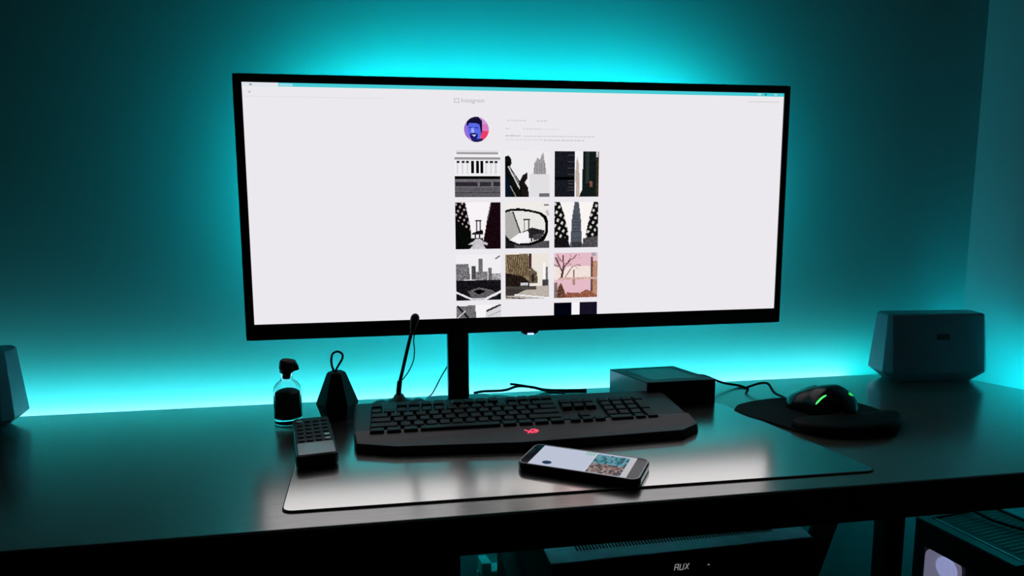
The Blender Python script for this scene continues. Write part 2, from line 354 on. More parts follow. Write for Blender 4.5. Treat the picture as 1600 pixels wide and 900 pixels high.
im.poly([(0, .8), (.3, .78), (.36, 1.01), (0, 1.01)], G(40), 10); im.poly([(.66, .8), (1, .75), (1, 1.01), (.64, 1.01)], G(90), 24); im.r(.4, .62, .88, 1, G(70), 20)
T.append(im)
im = Img(N, G(228)); im.poly([(0, .2), (.28, .2), (.32, .55), (0, .56)], G(125), 40); im.r(.34, .44, .25, .55, G(90), 22); im.r(.5, .6, .1, .55, G(120), 20); im.r(.44, .7, .38, .56, G(130), 50); im.r(.72, .8, .3, .56, G(110), 40); im.r(.8, 1, .42, .56, G(160), 50); im.line((.88, .1), (.98, .04), .03, G(110))
im.r(0, 1, .56, 1.01, G(40), 14); im.poly([(.25, .8), (.5, .72), (.8, .78), (.95, .9), (.6, 1.01), (.35, .95)], G(105), 28); im.poly([(.38, .8), (.52, .76), (.66, .8), (.5, .88)], G(18)); im.line((0, .82), (.35, .98), .04, G(225)); im.line((.65, .98), (1, .82), .05, G(225)); im.r(.35, .66, .96, 1, G(200), 20); im.r(.93, 1, .88, 1, (30, 38, 22))
T.append(im)
im = Img(N, (226, 218, 208)); im.poly([(0, .02), (.52, .0), (.56, .5), (.54, .72), (0, .74)], (150, 128, 96), 28)
for k in range(12): im.line((.04+k*.045, .02), (.1+k*.04, .5), .016, (66, 54, 42))
im.r(.53, .6, 0, .34, (86, 58, 62), 8); im.poly([(.56, .28), (.72, .42), (.74, .66), (.54, .66)], (112, 98, 80), 34); im.poly([(0, .42), (.4, .5), (.55, .62), (.55, .74), (0, .78)], (52, 42, 38), 20); im.r(.6, .66, .46, .62, (60, 50, 44), 20); im.r(.86, .9, .2, .68, G(235)); im.r(.92, .97, .3, .7, G(120), 30); im.r(.84, .98, .58, .74, G(80), 30)
im.r(0, 1, .72, 1.01, (186, 180, 170), 10); im.r(0, .7, .72, .8, (90, 84, 80), 20); im.poly([(0, .76), (.5, .78), (.2, .92), (0, .92)], (74, 68, 66), 14); im.line((.2, .9), (1, .99), .03, G(232)); im.line((0, .95), (.45, 1), .02, G(60)); im.r(.34, .52, .64, .7, G(200), 30)
T.append(im)
im = Img(N, (222, 188, 190)); im.r(0, 1, .3, .6, (232, 214, 208), 8); im.poly([(.85, .2), (1, .18), (1, 1), (.84, 1)], (190, 140, 112), 26); im.r(.84, .89, .1, .9, (110, 84, 80), 20); im.r(.86, .95, 0, .08, G(170), 20)
im.line((.16, .6), (.22, .3), .05, (92, 52, 62)); im.line((.19, .42), (.03, .1), .035, (104, 66, 76)); im.line((.22, .35), (.2, .04), .03, (110, 70, 78)); im.line((.23, .32), (.38, .12), .03, (112, 70, 78)); im.line((.3, .24), (.52, .04), .02, (140, 92, 100)); im.line((.1, .3), (0, .26), .02, (120, 80, 86)); im.line((.18, .2), (.06, .02), .02, (140, 92, 100))
for k in range(26):
    a = random.random()*.6; b = random.random()*.4; im.line((a, b), (a+random.uniform(-.07, .07), b+random.uniform(-.07, .07)), .013, (170, 120, 126))
im.line((.24, .56), (.42, .3), .02, (150, 100, 90)); im.line((.42, .3), (.6, .26), .015, (150, 110, 100)); im.r(.43, .47, .38, .56, (140, 104, 92), 14); im.r(.1, 1, .55, .6, (206, 176, 164), 20)
im.poly([(.04, 1.01), (.1, .75), (.16, .66), (.2, .75), (.3, 1.01)], (112, 72, 52), 34); im.poly([(.3, .88), (.6, .9), (.75, .82), (1, .95), (1, 1.01), (.2, 1.01)], (160, 96, 72), 34); im.r(.42, .48, .6, .72, (180, 140, 130), 14); im.r(0, .08, .65, 1, (140, 120, 116), 20)
T.append(im)
im = Img(N, G(232)); im.poly([(0, .02), (.42, .0), (.44, .3), (0, .34)], G(118), 26); im.line((.02, 0), (.28, .3), .04, G(40)); im.line((0, .3), (.2, .12), .02, G(210)); im.poly([(.66, .12), (1, -.02), (1, .3), (.66, .3)], G(205), 8); im.line((.67, .14), (1, .0), .04, G(30)); im.line((.7, .26), (1, .14), .015, G(150)); T.append(im)
T.append(None)
im = Img(N, G(232)); im.r(0, .41, .0, 1, (20, 26, 38), 4); im.r(.6, 1, .0, 1, (42, 36, 56), 5); T.append(im)
for k, im in enumerate(T):
    if im: im.grade(); im.emit(*C3[k % 3], *R4[k//3], 1, az0 if k > 8 else None)
# round profile picture
im = Img(48, None)
circ = [(.5+.5*math.cos(a*math.pi/24), .5+.5*math.sin(a*math.pi/24)) for a in range(48)]
im.poly(circ, (205, 150, 215)); keep = [[c is not None for c in row] for row in im.p]
im.r(.66, 1, .55, 1, (235, 60, 105), 8); im.r(.6, 1, .3, .56, (215, 120, 190), 8); im.r(0, .2, .3, 1, (150, 110, 215), 8)
im.poly([(.16, .2), (.3, .12), (.55, .12), (.68, .25), (.70, .62), (.62, .92), (.4, .98), (.25, .85), (.14, .5)], (90, 105, 232), 10)
im.poly([(.1, .34), (.12, .14), (.32, .0), (.58, .0), (.72, .14), (.74, .42), (.70, .72), (.66, .5), (.62, .30), (.45, .24), (.22, .24), (.15, .36)], (18, 14, 52), 6)
im.line((.2, .44), (.32, .42), .03, (30, 30, 110)); im.line((.42, .42), (.56, .44), .03, (30, 30, 110)); im.poly([(.3, .45), (.38, .45), (.42, .62), (.28, .62)], (160, 175, 250)); im.poly([(.22, .68), (.3, .64), (.46, .65), (.56, .7), (.5, .92), (.34, .96), (.24, .84)], (24, 26, 110), 8); im.poly([(.3, .7), (.48, .71), (.4, .79)], (215, 220, 252))
im.poly([(.14, 1), (.3, .93), (.7, .85), (.9, 1)], (30, 24, 90), 6)
for j in range(48):
    for i in range(48):
        if not keep[j][i]: im.p[j][i] = None
im.emit(-.0968, -.0608, .4018, .4376, 1)
def picture_mesh(Q, y0, dy, flat=False, xf=None):
    me = D.meshes.new('picture'); V = []; F = []; Cc = []
    for x0, x1, z0, z1, c, L in Q:
        y = y0-L*dy; n = len(V)
        V += [(x0, y, z0), (x1, y, z0), (x1, y, z1), (x0, y, z1)]; F.append((n, n+1, n+2, n+3)); Cc += [c]*4
    if xf: V = [xf(*v) for v in V]
    me.from_pydata(V, [], F); at = me.color_attributes.new('picture', 'FLOAT_COLOR', 'CORNER')
    for i, c in enumerate(Cc): at.data[i].color = (*c, 1)
    return me
def picture_mat(name, s):
    m = emit(name, (1, 1, 1), s); a = m.node_tree.nodes.new('ShaderNodeVertexColor'); a.layer_name = 'picture'
    m.node_tree.links.new(a.outputs[0], m.node_tree.nodes['Emission'].inputs[0]); return m
scr = picture_mesh([(a+O.x, b+O.x, c+O.z, d+O.z, e_, L) for a, b, c, d, e_, L in Q], -.0003+O.y, .0002)
screen = put('screen', scr, picture_mat('screen_light', SCREEN), t)
def text(body, size, m, parent, mtx, name, shear=0.):
    cu = D.curves.new('txt', 'FONT'); cu.body = body; cu.size = size; cu.shear = shear; cu.extrude = .00004
    ob = D.objects.new('txt', cu); COL.objects.link(ob); bpy.context.view_layer.update()
    me = D.meshes.new_from_object(ob.evaluated_get(bpy.context.evaluated_depsgraph_get())); D.objects.remove(ob)
    me.transform(mtx); return put(name, me, m, parent)
text('Instagram', .0088, emit('page_text_grey', lin((176, 176, 178)), 1), screen, Matrix.Translation((-.1015+O.x, -.0012+O.y, .4575+O.z))@Matrix.Rotation(math.pi/2, 4, 'X'), 'page_title', .15)
# power light under the bezel
pj = lathe([(.001, -.0075), (.008, -.0065), (.0135, -.0035), (.0155, .0005), (.0155, .002)], 32)
pj.transform(Matrix.Translation((.001, .006, .1195))@Matrix.Diagonal((1, .5, 1, 1))); pb = mput('power_button', pj, M_gloss, None, True)
mput('power_light', box(-.0040, .0060, -.0032, -.0005, .1145, .1168, .0008, 2), E_blue, pb)
mput('stand_post', box(-.1255, -.0930, .0015, .0205, .004, .135, .005, 4), M_bezel, None, False, OS)
bs = prism(rrect(-.160, -.058, -.045, .0215, .02, 8), 0, .0055, .002, 2); mput('stand_base', bs, M_bezel, None, False, OS)
# tape round the monitor's back and a loose end beside the post
s = .0285
segs = [((-.27, s, .425), (.27, s, .425), (0, 1, 0), .010), ((-.28, s, .215), (-.28, s, .425), (0, 1, 0), .010), ((.28, s, .215), (.28, s, .425), (0, 1, 0), .010)]
segs = [(Vector(a)+O, Vector(b)+O, n, w_) for a, b, n, w_ in segs]
strip('led_tape', '', segs, E_mon, t)
sg = [(Vector((-.1090, .0207, .03))+OS, Vector((-.1090, .0207, .098))+OS, (0, 1, 0), .009)]
strip('led_tape', '', sg, E_post, t)

# ------------------------------------------------------------------ keyboard
K = thing('keyboard', 'wide black full-size keyboard with palm rest and red emblem', 'keyboard', (-.03, -.11, MT))
KO = Vector((.03, .11, -MT))
def kput(name, bm, m, par=None, smooth=False):
    bm.transform(Matrix.Translation(KO)); return put(name, bm2me(bm), m, par or K, None, smooth)
def ktop(x, y):          # height of the deck: wedge rising to the back
    return .0165+max(0, (y+.122))*.105
kb = [(-.2625, -.024), (.2005, -.029), (.2065, -.13), (.2005, -.130), (-.2575, -.130)]
kb = [(-.2625, -.024), (.1995, -.029), (.2045, -.131), (-.2585, -.131)]
kput('case', prism(kb, lambda x, y: .0035, ktop, .0025, 2), M_deck)
pr = [(-.2585, -.1275), (.2045, -.1275), (.2095, -.150), (.205, -.158), (.176, -.1795), (-.045, -.1895), (-.205, -.1760), (-.2545, -.157)]
prz = lambda x, y: .0205 if y > -.14 else .0135
def prism_bevel(pts, z0, z1, b, pts_in=None): return prism(pts, z0, z1, b, 3, pts_in)
inner = [(-.2575, -.1275), (.2035, -.1275), (.2075, -.149), (.203, -.156), (.175, -.176), (-.045, -.1860), (-.204, -.1730), (-.2530, -.156)]
palm = kput('palm_rest', prism_bevel(pr, .0035, prz, .0012, inner), M_palm)
palm.data.materials.append(M_rubber)
for p in palm.data.polygons:
    if p.normal.z < .45: p.material_index = 1
kput('palm_groove', box(-.11, .10, -.1285, -.1268, .0188, .0212, .0004, 1), M_gloss)
for x, y in ((-.24, -.15), (.185, -.15), (-.24, -.045), (.18, -.045)):
    fo = lathe([(.007, MT), (.007, .0045)], 16, True, x, y); kput('foot', fo, M_rubber)
# keys
PX = .01925; PY = .0158; KX0 = -.2395; KYT = -.0385
rowz = [(0, [('', 1)]+[None]*0)]
layout = []
def addrow(y, x, ws):
    for w_ in ws:
        if w_ < 0: x -= w_
        else: layout.append((x, y, w_, 1)); x += w_
addrow(0, 0, [1, -1, 1, 1, 1, 1, -.5, 1, 1, 1, 1, -.5, 1, 1, 1, 1])
addrow(1.25, 0, [1]*13+[2]); addrow(2.25, 0, [1.5]+[1]*12+[1.5]); addrow(3.25, 0, [1.75]+[1]*11+[2.25]); addrow(4.25, 0, [2.25]+[1]*10+[2.75]); addrow(5.25, 0, [1.25, 1.25, 1.25, 6.25, 1.25, 1.25, 1.25, 1.25])
for yy in (1.25, 2.25): addrow(yy, 15.3, [1, 1, 1])
addrow(4.25, 16.3, [1]); addrow(5.25, 15.3, [1, 1, 1])
for yy in (1.25, 2.25, 3.25): addrow(yy, 18.6, [1, 1, 1])
addrow(4.25, 18.6, [1, 1, 1]); addrow(5.25, 18.6, [2, 1]); layout.append((21.6, 1.25, 1, 1)); layout.append((21.6, 2.25, 1, 2)); layout.append((21.6, 4.25, 1, 2))
layout = layout[:1]+layout[5:]+layout[1:5] if len(layout) > 104 else layout
PX = (.158+.2395)/22.6
def keybm(x, y, w_, h_, b_=None):
    sk = 0
    x0 = KX0+x*PX+.0009; x1 = KX0+(x+w_)*PX-.0009; y1 = KYT-y*PY-.0007; y0 = KYT-(y+h_)*PY+.0007
    zt = .0056; ch = .0016
    zb = lambda a, b: ktop(a, b)-.0005
    zz = lambda a, b: ktop(a, b)+zt
    k = prism([(x0, y0), (x1, y0), (x1, y1), (x0, y1)], zb, zz, .0, 1, [(x0+ch, y0+ch*.9), (x1-ch, y0+ch*.9), (x1-ch, y1-ch*.5), (x0+ch, y1-ch*.5)])
    bevel(k, .0005, 1); return k
print('keys', len(layout))
nk = 0; rest = bmesh.new()
lay2 = sorted(layout, key=lambda q: -q[1])
for x, y, w_, h_ in lay2:
    k = keybm(x, y, w_, h_)
    if nk < 100: kput('key', k, M_key)
    else:
        tm = D.meshes.new('t'); k.to_mesh(tm); k.free(); rest.from_mesh(tm); D.meshes.remove(tm)
    nk += 1
ob = kput('function_keys', rest, M_key); ob['kind'] = 'stuff'
# red emblem: an X joined to a ring
def stroke(bm, a, b, wd, y0, hgt):
    a = Vector(a); b = Vector(b); d = (b-a); n = Vector((-d.y, d.x)).normalized()*wd/2
    vs = [bm.verts.new((q.x, q.y, z)) for z in (y0, y0+hgt) for q in (a-n, b-n, b+n, a+n)]
    for fc in ((3, 2, 1, 0), (4, 5, 6, 7), (0, 1, 5, 4), (1, 2, 6, 5), (2, 3, 7, 6), (3, 0, 4, 7)): bm.faces.new([vs[i] for i in fc])
em = bmesh.new()
for a, b in (((-.0085, .0042), (.001, -.0055)), ((-.0055, -.0055), (.0005, .0040)), ((.0005, .0040), (.006, .0040)), ((.006, .0040), (.0095, .0)), ((.0095, .0), (.005, -.0045)), ((.005, -.0045), (.0, -.002)), ((0, -.002), (-.002, .001)), ((.003, .0), (.0085, .0))):
    stroke(em, a, b, .0016, 0, .0006)
em.transform(Matrix.Translation((-.0275, -.1555, .0158+.0008))@Matrix.Rotation(math.atan(.007/.046), 4, 'X'))
kput('emblem', em, E_red, palm)

# ------------------------------------------------------------------ phone
t = thing('phone', 'smartphone lying face up on the grey mat with its screen on', 'phone', (.0165, -.2565, MT), math.radians(-31.5))
PL, PWd = .0735, .0345
put('body', bm2me(prism(rrect(-PL, PL, -PWd, PWd, .011, 6), 0, .0092, .0022, 3)), M_gloss, t)
rim = bmesh.new(); A = rrect(-PL+.001, PL-.001, -PWd+.001, PWd-.001, .0102, 6); B = rrect(-PL+.0026, PL-.0026, -PWd+.0026, PWd-.0026, .009, 6)
va = [rim.verts.new((*p, .0088)) for p in A]; vb = [rim.verts.new((*p, .0088)) for p in B]; vc = [rim.verts.new((*p, .0101)) for p in A]; vd = [rim.verts.new((*p, .0101)) for p in B]; n = len(A)
for i in range(n):
    j = (i+1) % n
    rim.faces.new((vc[i], vc[j], vd[j], vd[i])); rim.faces.new((va[i], va[j], vc[j], vc[i])); rim.faces.new((vb[j], vb[i], vd[i], vd[j]))
put('rim', bm2me(rim), M_silver, t)
put('glass', bm2me(prism(rrect(-PL+.0026, PL-.0026, -PWd+.0026, PWd-.0026, .009, 6), .0080, .0096)), M_gloss, t)
Q2 = []
def r2(x0, x1, y0, y1, c, L=1): Q2.append((x0, x1, y0, y1, lin(c), L))
r2(-.060, .0580, -.0315, .0315, (205, 212, 232), 0)
for i in range(14):
    for j in range(12):
        a = .010+i*.0029; c = random.choice([(70, 140, 152), (104, 160, 175), (60, 100, 112), (120, 165, 180)]) if j > 5 else random.choice([(140, 128, 126), (165, 155, 152), (80, 78, 84), (150, 115, 108), (96, 92, 96)])
        r2(a, a+.0029, -.030+j*.0048, -.030+(j+1)*.0048, c)
r2(.0088, .0100, -.0315, .0315, (225, 228, 235), 2); r2(.0505, .0580, -.0315, .0315, (205, 205, 212), 2); r2(-.004, .008, .02, .0305, (170, 205, 200), 1)
for a in range(18):
    th = a*math.pi/9
for k in range(8):
    hw = .0058*math.sqrt(max(0, 1-((k-3.5)/4)**2)); r2(-.0395-.0, -.0395+.0001, 0, 0, (0, 0, 0)) if 0 else r2(-.0395-hw, -.0395+hw, -.0255+k*.0013, -.0255+(k+1)*.0013, (40, 60, 95), 1)
pm = picture_mesh(Q2, 0, -.00004, False, lambda x, y, z: (x, z, .00965+y))
put('phone_screen', pm, picture_mat('phone_light', .82), t)

# ------------------------------------------------------------------ remote control
t = thing('remote_control', 'black remote control with silver lower plate beside the keyboard', 'remote control', (-.3095, -.125, MT), math.radians(9.5))
RL = .075
def rz_(x, y): return .0175
ro = rrect(-.0245, .0245, -RL, RL, .006, 5)
put('body', bm2me(prism(ro, .001, lambda x, y: .0160, .003, 3)), M_black, t)
put('faceplate', bm2me(prism(rrect(-.0220, .0220, -RL+.003, -.030, .003, 4), .0150, .0170, .0006, 2)), M_silver, t)
put('button_panel', bm2me(prism(rrect(-.0220, .0220, -.0290, RL-.003, .003, 4), .0150, .0165, .0004, 1)), M_matte, t)
for j in range(6):
    for i in range(4):
        x = -.0160+i*.0107; y = -.022+j*.0155
        b = prism(rrect(x-.0038, x+.0038, y-.0040, y+.0040, .0028, 4), .0161, .0182, .0006, 2); put('button', bm2me(b), M_silver if (i, j) in ((3, 0), (3, 1), (0, 5)) else M_key, t)

# ------------------------------------------------------------------ glass jar with cork
t = thing('glass_jar', 'small clear glass bottle of dark grains with a tilted stopper', 'bottle', (-.3575, -.012, 0))
outer = [(.0170, 0), (.0192, .0012), (.0197, .004), (.0197, .049), (.0185, .0545), (.0150, .0590), (.0095, .0630), (.0080, .0660), (.0080, .0745), (.0098, .0755), (.0098, .0775)]
inn = [(.0066, .0775), (.0066, .0660), (.0080, .0625), (.0135, .0575), (.0168, .0530), (.0178, .048), (.0178, .0110), (.0160, .0086), (.0001, .0082)]
b = lathe([(.0001, 0)]+outer+inn, 48, False); put('bottle_glass', bm2me(b), M_glass, t, None, True)
b = lathe([(.001, .0086), (.0158, .0090), (.0172, .0115), (.0175, .0455), (.014, .0482), (.006, .0505), (.0008, .0512)], 40); put('contents', bm2me(b), M_beans, t, None, True)
b = lathe([(.0052, -.012), (.0062, .0), (.0110, .0005), (.0118, .003), (.0118, .0125), (.0100, .0150), (.001, .0156)], 28)
b.transform(Matrix.Translation((.0012, 0, .0775))@Matrix.Rotation(math.radians(9), 4, 'Y')); put('stopper', bm2me(b), M_cork, t)
put('stopper_tip', bm2me(tube([(.006, -.002, .088), (.0125, -.003, .085), (.0142, -.003, .078)], .0042, 10)), M_cork, t, None, True)

# ------------------------------------------------------------------ faceted speaker with loop
t = thing('faceted_speaker', 'black faceted cone-shaped ornament with a cord loop on top', 'ornament', (-.2895, .004, 0))
def hexr(rr, z, k=6, ph=0): return [(rr*math.cos(ph+2*math.pi*i/k), rr*math.sin(ph+2*math.pi*i/k), z) for i in range(k)]
b = rings([hexr(.0235, 0, 6, .05), hexr(.0308, .0215, 6, .05), hexr(.0138, .0665, 6, .05), hexr(.0115, .0685, 6, .05)]); bmesh.ops.recalc_face_normals(b, faces=b.faces); bevel(b, .0006, 2)
put('faceted_body', bm2me(b), M_gem, t)
put('cord_loop', bm2me(tube([(-.002, 0, .066), (-.0062, 0, .080), (-.0048, 0, .094), (.0025, 0, .0985), (.0092, 0, .095), (.0096, 0, .088), (.0050, 0, .080), (.0002, 0, .0715), (-.001, 0, .066)], .00165, 10)), M_rubber, t, None, True)

# ------------------------------------------------------------------ desktop microphone
t = thing('desk_microphone', 'thin black gooseneck microphone leaning up behind the keyboard', 'microphone', (-.199, .012, 0))
b = lathe([(.026, 0), (.0275, .003), (.0265, .010), (.021, .0165), (.0095, .021), (.0065, .027)], 36); put('microphone_base', bm2me(b), M_black, t, None, True)
for s_ in (-1, 1):
    b = lathe([(.0002, .0), (.012, .0005), (.0145, .006), (.0135, .0145), (.006, .0185), (.0002, .0190)], 24, True, s_*.028, 0); put('base_button', bm2me(b), M_black, t, None, True)
put('stalk_collar', bm2me(tube([(0, 0, .018), (-.0005, 0, .030), (.0015, 0, .047)], .0040, 14)), M_black, t, None, True)
stalk = [(.0012, 0, .045), (.006, -.003, .064), (.0115, -.008, .088), (.0172, -.013, .112), (.0225, -.018, .132)]
put('stalk', bm2me(tube(stalk, lambda q: .0026, 12)), M_matte, t, None, True)
hd = lathe([(.0014, -.014), (.0032, -.010), (.0055, .0), (.0066, .006), (.0062, .0105), (.0040, .0140), (.0008, .0153)], 24)
hd.transform(Matrix.Translation((.0240, -.019, .1385))@Matrix.Rotation(math.radians(14), 4, 'Y')); put('microphone_head', bm2me(hd), M_rubber, t, None, True)
put('microphone_wire', bm2me(tube([(.0290, -.018, .136), (.0255, -.016, .124), (.0235, -.014, .112), (.0245, -.010, .096), (.0225, -.008, .080), (.0150, -.005, .063), (.0050, -.002, .049)], .0009, 8)), M_rubber, t, None, True)

# ------------------------------------------------------------------ black docking box
t = thing('docking_box', 'black box with glossy top plate standing behind the right of keyboard', 'box', (.215, .01, 0))
bo = [(-.0385, -.0440), (.0725, -.0435), (.0410, .0480), (-.0700, .0450)]
sh_ = lambda pts, k: [(sum(q[0] for q in pts)/4+(x-sum(q[0] for q in pts)/4)*k, sum(q[1] for q in pts)/4+(y-sum(q[1] for q in pts)/4)*k) for x, y in pts]
o = put('shell', bm2me(prism(bo, .0015, .0385, .0008, 2)), M_dock, t)
put('front_panel', bm2me(prism([(-.0388, -.0452), (.0732, -.0447), (.0727, -.0432), (-.0383, -.0437)], .001, .0388, .0004, 1)), M_gloss, t)
put('lid', bm2me(prism(bo, .0380, .0398, .0005, 1)), M_docklid, t)
put('lid_inset', bm2me(prism(sh_(bo, .70), .0397, .0402)), M_dockgl, t)
for x, y in ((-.03, -.035), (.06, -.035), (.035, .035), (-.055, .035)): put('foot', bm2me(lathe([(.004, 0), (.004, .002)], 12, True, x, y)), M_rubber, t)

# ------------------------------------------------------------------ mouse pad and mouse
t = thing('mouse_pad', 'black rounded mouse pad with raised wrist rest at right', 'mouse pad', (.41, -.12, 0))
pp = [(.300, -.075), (.320, -.052), (.361, -.036), (.409, -.031), (.46, -.042), (.500, -.070), (.514, -.105), (.515, -.150), (.494, -.183), (.464, -.206), (.418, -.213), (.374, -.207), (.346, -.185), (.328, -.146), (.306, -.105)]
cl = lambda pts, z=0: [(q.x, q.y) for q in catmull([(*p, 0) for p in pts]+[(*pts[0], 0)], 5)[:-1]]
sp = [(x-.41, y+.12) for x, y in cl(pp)]
put('pad_surface', bm2me(prism(sp, 0, .0035, .0010, 2)), M_cloth, t)
wr = [(.341, -.163), (.362, -.154), (.42, -.152), (.470, -.152), (.506, -.146), (.5150, -.156), (.4935, -.1835), (.4635, -.2065), (.418, -.2135), (.374, -.2075), (.348, -.188)]
wo = [(x-.41, y+.12) for x, y in cl(wr)]; wc = (sum(p[0] for p in wo)/len(wo), sum(p[1] for p in wo)/len(wo))
scl = lambda k, z: [(wc[0]+(x-wc[0])*k, wc[1]+(y-wc[1])*k, z) for x, y in wo]
put('wrist_rest', bm2me(rings([scl(.995, .0033), scl(1., .0075), scl(.99, .0115), scl(.955, .0140), scl(.86, .0152), scl(.5, .0157), scl(.1, .0158)])), M_gel, t, None, True)

t = thing('computer_mouse', 'black gaming mouse with green lights on the round pad', 'mouse', (.4270, -.106, .0035), math.radians(116))
def mouse_pt(uu, vv):
    """uu 0 tail..1 nose, vv 0..1 across the back from the right side to the left"""
    x = -.050+.106*uu
    hw = .0355*(max(0, 1-abs(2*uu-1)**2.9))**.5*(1-.10*math.exp(-((uu-.62)/.13)**2))
    h = .0430*(max(0, math.sin(math.pi*min(1, (uu**.80*.86+.02)/.98)))**.60)*(1-.42*max(0, uu-.35)/.65)
    a = math.pi*vv; ca, sa = math.cos(a), math.sin(a)
    return Vector((x, -hw*math.copysign(abs(ca)**.75, ca), .001+h*abs(sa)**.8))
nu, nv = 40, 28
rsm = [[tuple(mouse_pt(.004+.992*i/nu, j/nv)) for j in range(nv+1)] for i in range(nu+1)]
body = bm2me(rings(rsm)); put('mouse_shell', body, M_gloss if 0 else mat('mouse_satin_black', (.006, .007, .009), .22, noise=.1, scale=200), t, None, True)
def surf_strip(pts, wd, m, name, lift=.0006):
    b = bmesh.new(); L_ = []
    for (a, c), nx in zip(pts, pts[1:]+[pts[-1]]):
        p = mouse_pt(a, c); du = (mouse_pt(a+.01, c)-p); dv = (mouse_pt(a, c+.01)-p); n_ = du.cross(dv).normalized()
        if n_.z < 0: n_ = -n_
        L_.append((p, n_))
    rows = []
    for i, (p, n_) in enumerate(L_):
        d = (L_[min(i+1, len(L_)-1)][0]-L_[max(i-1, 0)][0]).normalized(); s_ = d.cross(n_).normalized()*wd*(.5 if 0 < i < len(L_)-1 else .2)
        rows.append([b.verts.new(p-s_-n_*.0008), b.verts.new(p-s_*.9+n_*lift), b.verts.new(p+s_*.9+n_*lift), b.verts.new(p+s_-n_*.0008)])
    for a, c in zip(rows, rows[1:]):
        for k in range(3): b.faces.new((a[k], a[k+1], c[k+1], c[k]))
    return put(name, bm2me(b), m, t)
SIDE = 1
surf_strip([(.40, .89), (.385, .865), (.36, .825), (.34, .79), (.318, .755), (.30, .73)], .0028, E_green, 'light_bar')
surf_strip([(.16, .33), (.14, .37), (.165, .40), (.14, .43), (.155, .46)], .0050, E_greend, 'palm_emblem')
surf_strip([(.60, .5), (.68, .5), (.76, .5), (.84, .5)], .006, M_rubber, 'scroll_wheel', .0008)
surf_strip([(.07, .86), (.09, .90), (.12, .93), (.16, .94)], .004, M_silver, 'thumb_button', .0008)
c = [(.287, .028, .030), (.305, .040, .025), (.340, .046, .010), (.372, .050, .0025), (.380, .035, .0015), (.372, .024, .006), (.389, .012, .016), (.400, .006, .016), (.402, -.010, .006), (.403, -.030, .0055), (.402, -.050, .0065), (.4030, -.062, .0095)]
top(up(put('mouse_cable', bm2me(tube(c, .0019, 10)), M_rubber, None, None, True)), 'thin black cable looping from the box to the mouse', 'cable')

# ------------------------------------------------------------------ cables behind the keyboard
def cable(pts, rad, label): return top(up(put('cable', bm2me(tube(pts, rad, 8)), M_rubber, None, None, True)), label, 'cable')
cable([(-.0865, .0690, .110), (-.108, .0720, .078), (-.119, .0745, .055), (-.131, .0770, .034), (-.141, .0800, .014), (-.147, .0810, .004), (-.155, .070, .0015), (-.162, .040, .0015)], .0011, 'thin cable hanging down left of the monitor post')
cable([(-.078, .0810, .0030), (-.062, .0815, .0050), (-.042, .082, .0045), (-.024, .0800, .0060), (-.005, .0790, .0115), (.018, .0790, .0090), (.040, .0790, .0035), (.07, .075, .0020), (.11, .070, .0020)], .0022, 'wavy cable lying behind the keyboard right of the monitor post')
cable([(-.020, .0650, .0200), (-.004, .0640, .0175), (.014, .0640, .0135), (.030, .0640, .0085), (.047, .062, .0040), (.07, .055, .0022)], .0018, 'short raised cable end between the monitor post and black box')

# ------------------------------------------------------------------ mesh routers
def router(label, loc, rz, logo):
    t = thing('wifi_router', label, 'router', loc, rz, None)
    def ring(hw, hd, z, c=.010): return [(sx*(hw-(c if k else 0)), sy*(hd-(0 if k else c)), z) for sx, sy, k in ((1, -1, 0), (1, 1, 0), (1, 1, 1), (-1, 1, 1), (-1, 1, 0), (-1, -1, 0), (-1, -1, 1), (1, -1, 1))]
    b = rings([ring(.0710, .0240, 0), ring(.0935, .0350, .0185, .012), ring(.0865, .0230, .116, .006), ring(.0835, .0205, .1190, .006)])
    bmesh.ops.recalc_face_normals(b, faces=b.faces); bevel(b, .0012, 2)
    put('shell', bm2me(b), M_router, t)
    if logo:
        y = -.0350+(.063-.0185)*(.012/.0975); z = .0795
        b = box(-.0115, .0115, -.0012, .0012, -.0050, .0050, .0008, 1); y = -(.0350-(z-.0185)*(.012/.0975))
        b.transform(Matrix.Translation((.008, y, z))@Matrix.Rotation(-math.atan(.012/.0975), 4, 'X')); put('badge', bm2me(b), M_matte, t)
router('pale blue-grey faceted wifi router at the right end by the side wall', (.7255, .047, 0), math.radians(-7), True)
router('pale blue-grey faceted wifi router cut off by the left picture edge', (-.8250, .036, 0), math.radians(3), True)
COL.objects['wifi_router.001'].scale = (1, 1, .96)

# ------------------------------------------------------------------ under the desk
t = thing('equipment_shelf', 'black shelf stand under the desk carrying the stereo receiver', 'shelf', (.165, -.06, -DZ))
put('shelf_board', bm2me(box(-.205, .205, -.15, .15, -.285+DZ, -.265+DZ, .002)), M_frame, t)
for sx in (-1, 1): put('side_panel', bm2me(box(sx*.195-.01, sx*.195+.01, -.15, .15, 0, -.285+DZ, .002)), M_frame, t)
t = thing('stereo_receiver', 'black audio receiver under the desk with AUX on its display', 'receiver', (.1675, -.065, -.265), math.radians(1.5))
put('case', bm2me(box(-.1835, .1835, -.140, .12, .010, .1235, .0015)), M_frame, t)
put('lid', bm2me(box(-.1850, .1850, -.1445, .12, .1225, .1250, .0006)), M_recv, t)
put('front_panel', bm2me(box(-.1850, .1850, -.1480, -.1400, .008, .1215, .002)), M_recvf, t)
vs = bmesh.new()
for i in range(62): box(-.143+i*.0046, -.1408+i*.0046, -.119, -.088, .1249, .1255, 0, 1, vs)
put('vent_slots', bm2me(vs), M_vent, t)
ax = bmesh.new()
def seg(pts, x): 
    for a, b_ in pts: stroke(ax, (a[0]+x+a[1]*.18, a[1]), (b_[0]+x+b_[1]*.18, b_[1]), .00085, 0, .0004)
seg([((0, 0), (0, .0080)), ((0, .0080), (.0048, .0080)), ((.0048, .0080), (.0048, 0)), ((0, .0040), (.0048, .0040))], 0)
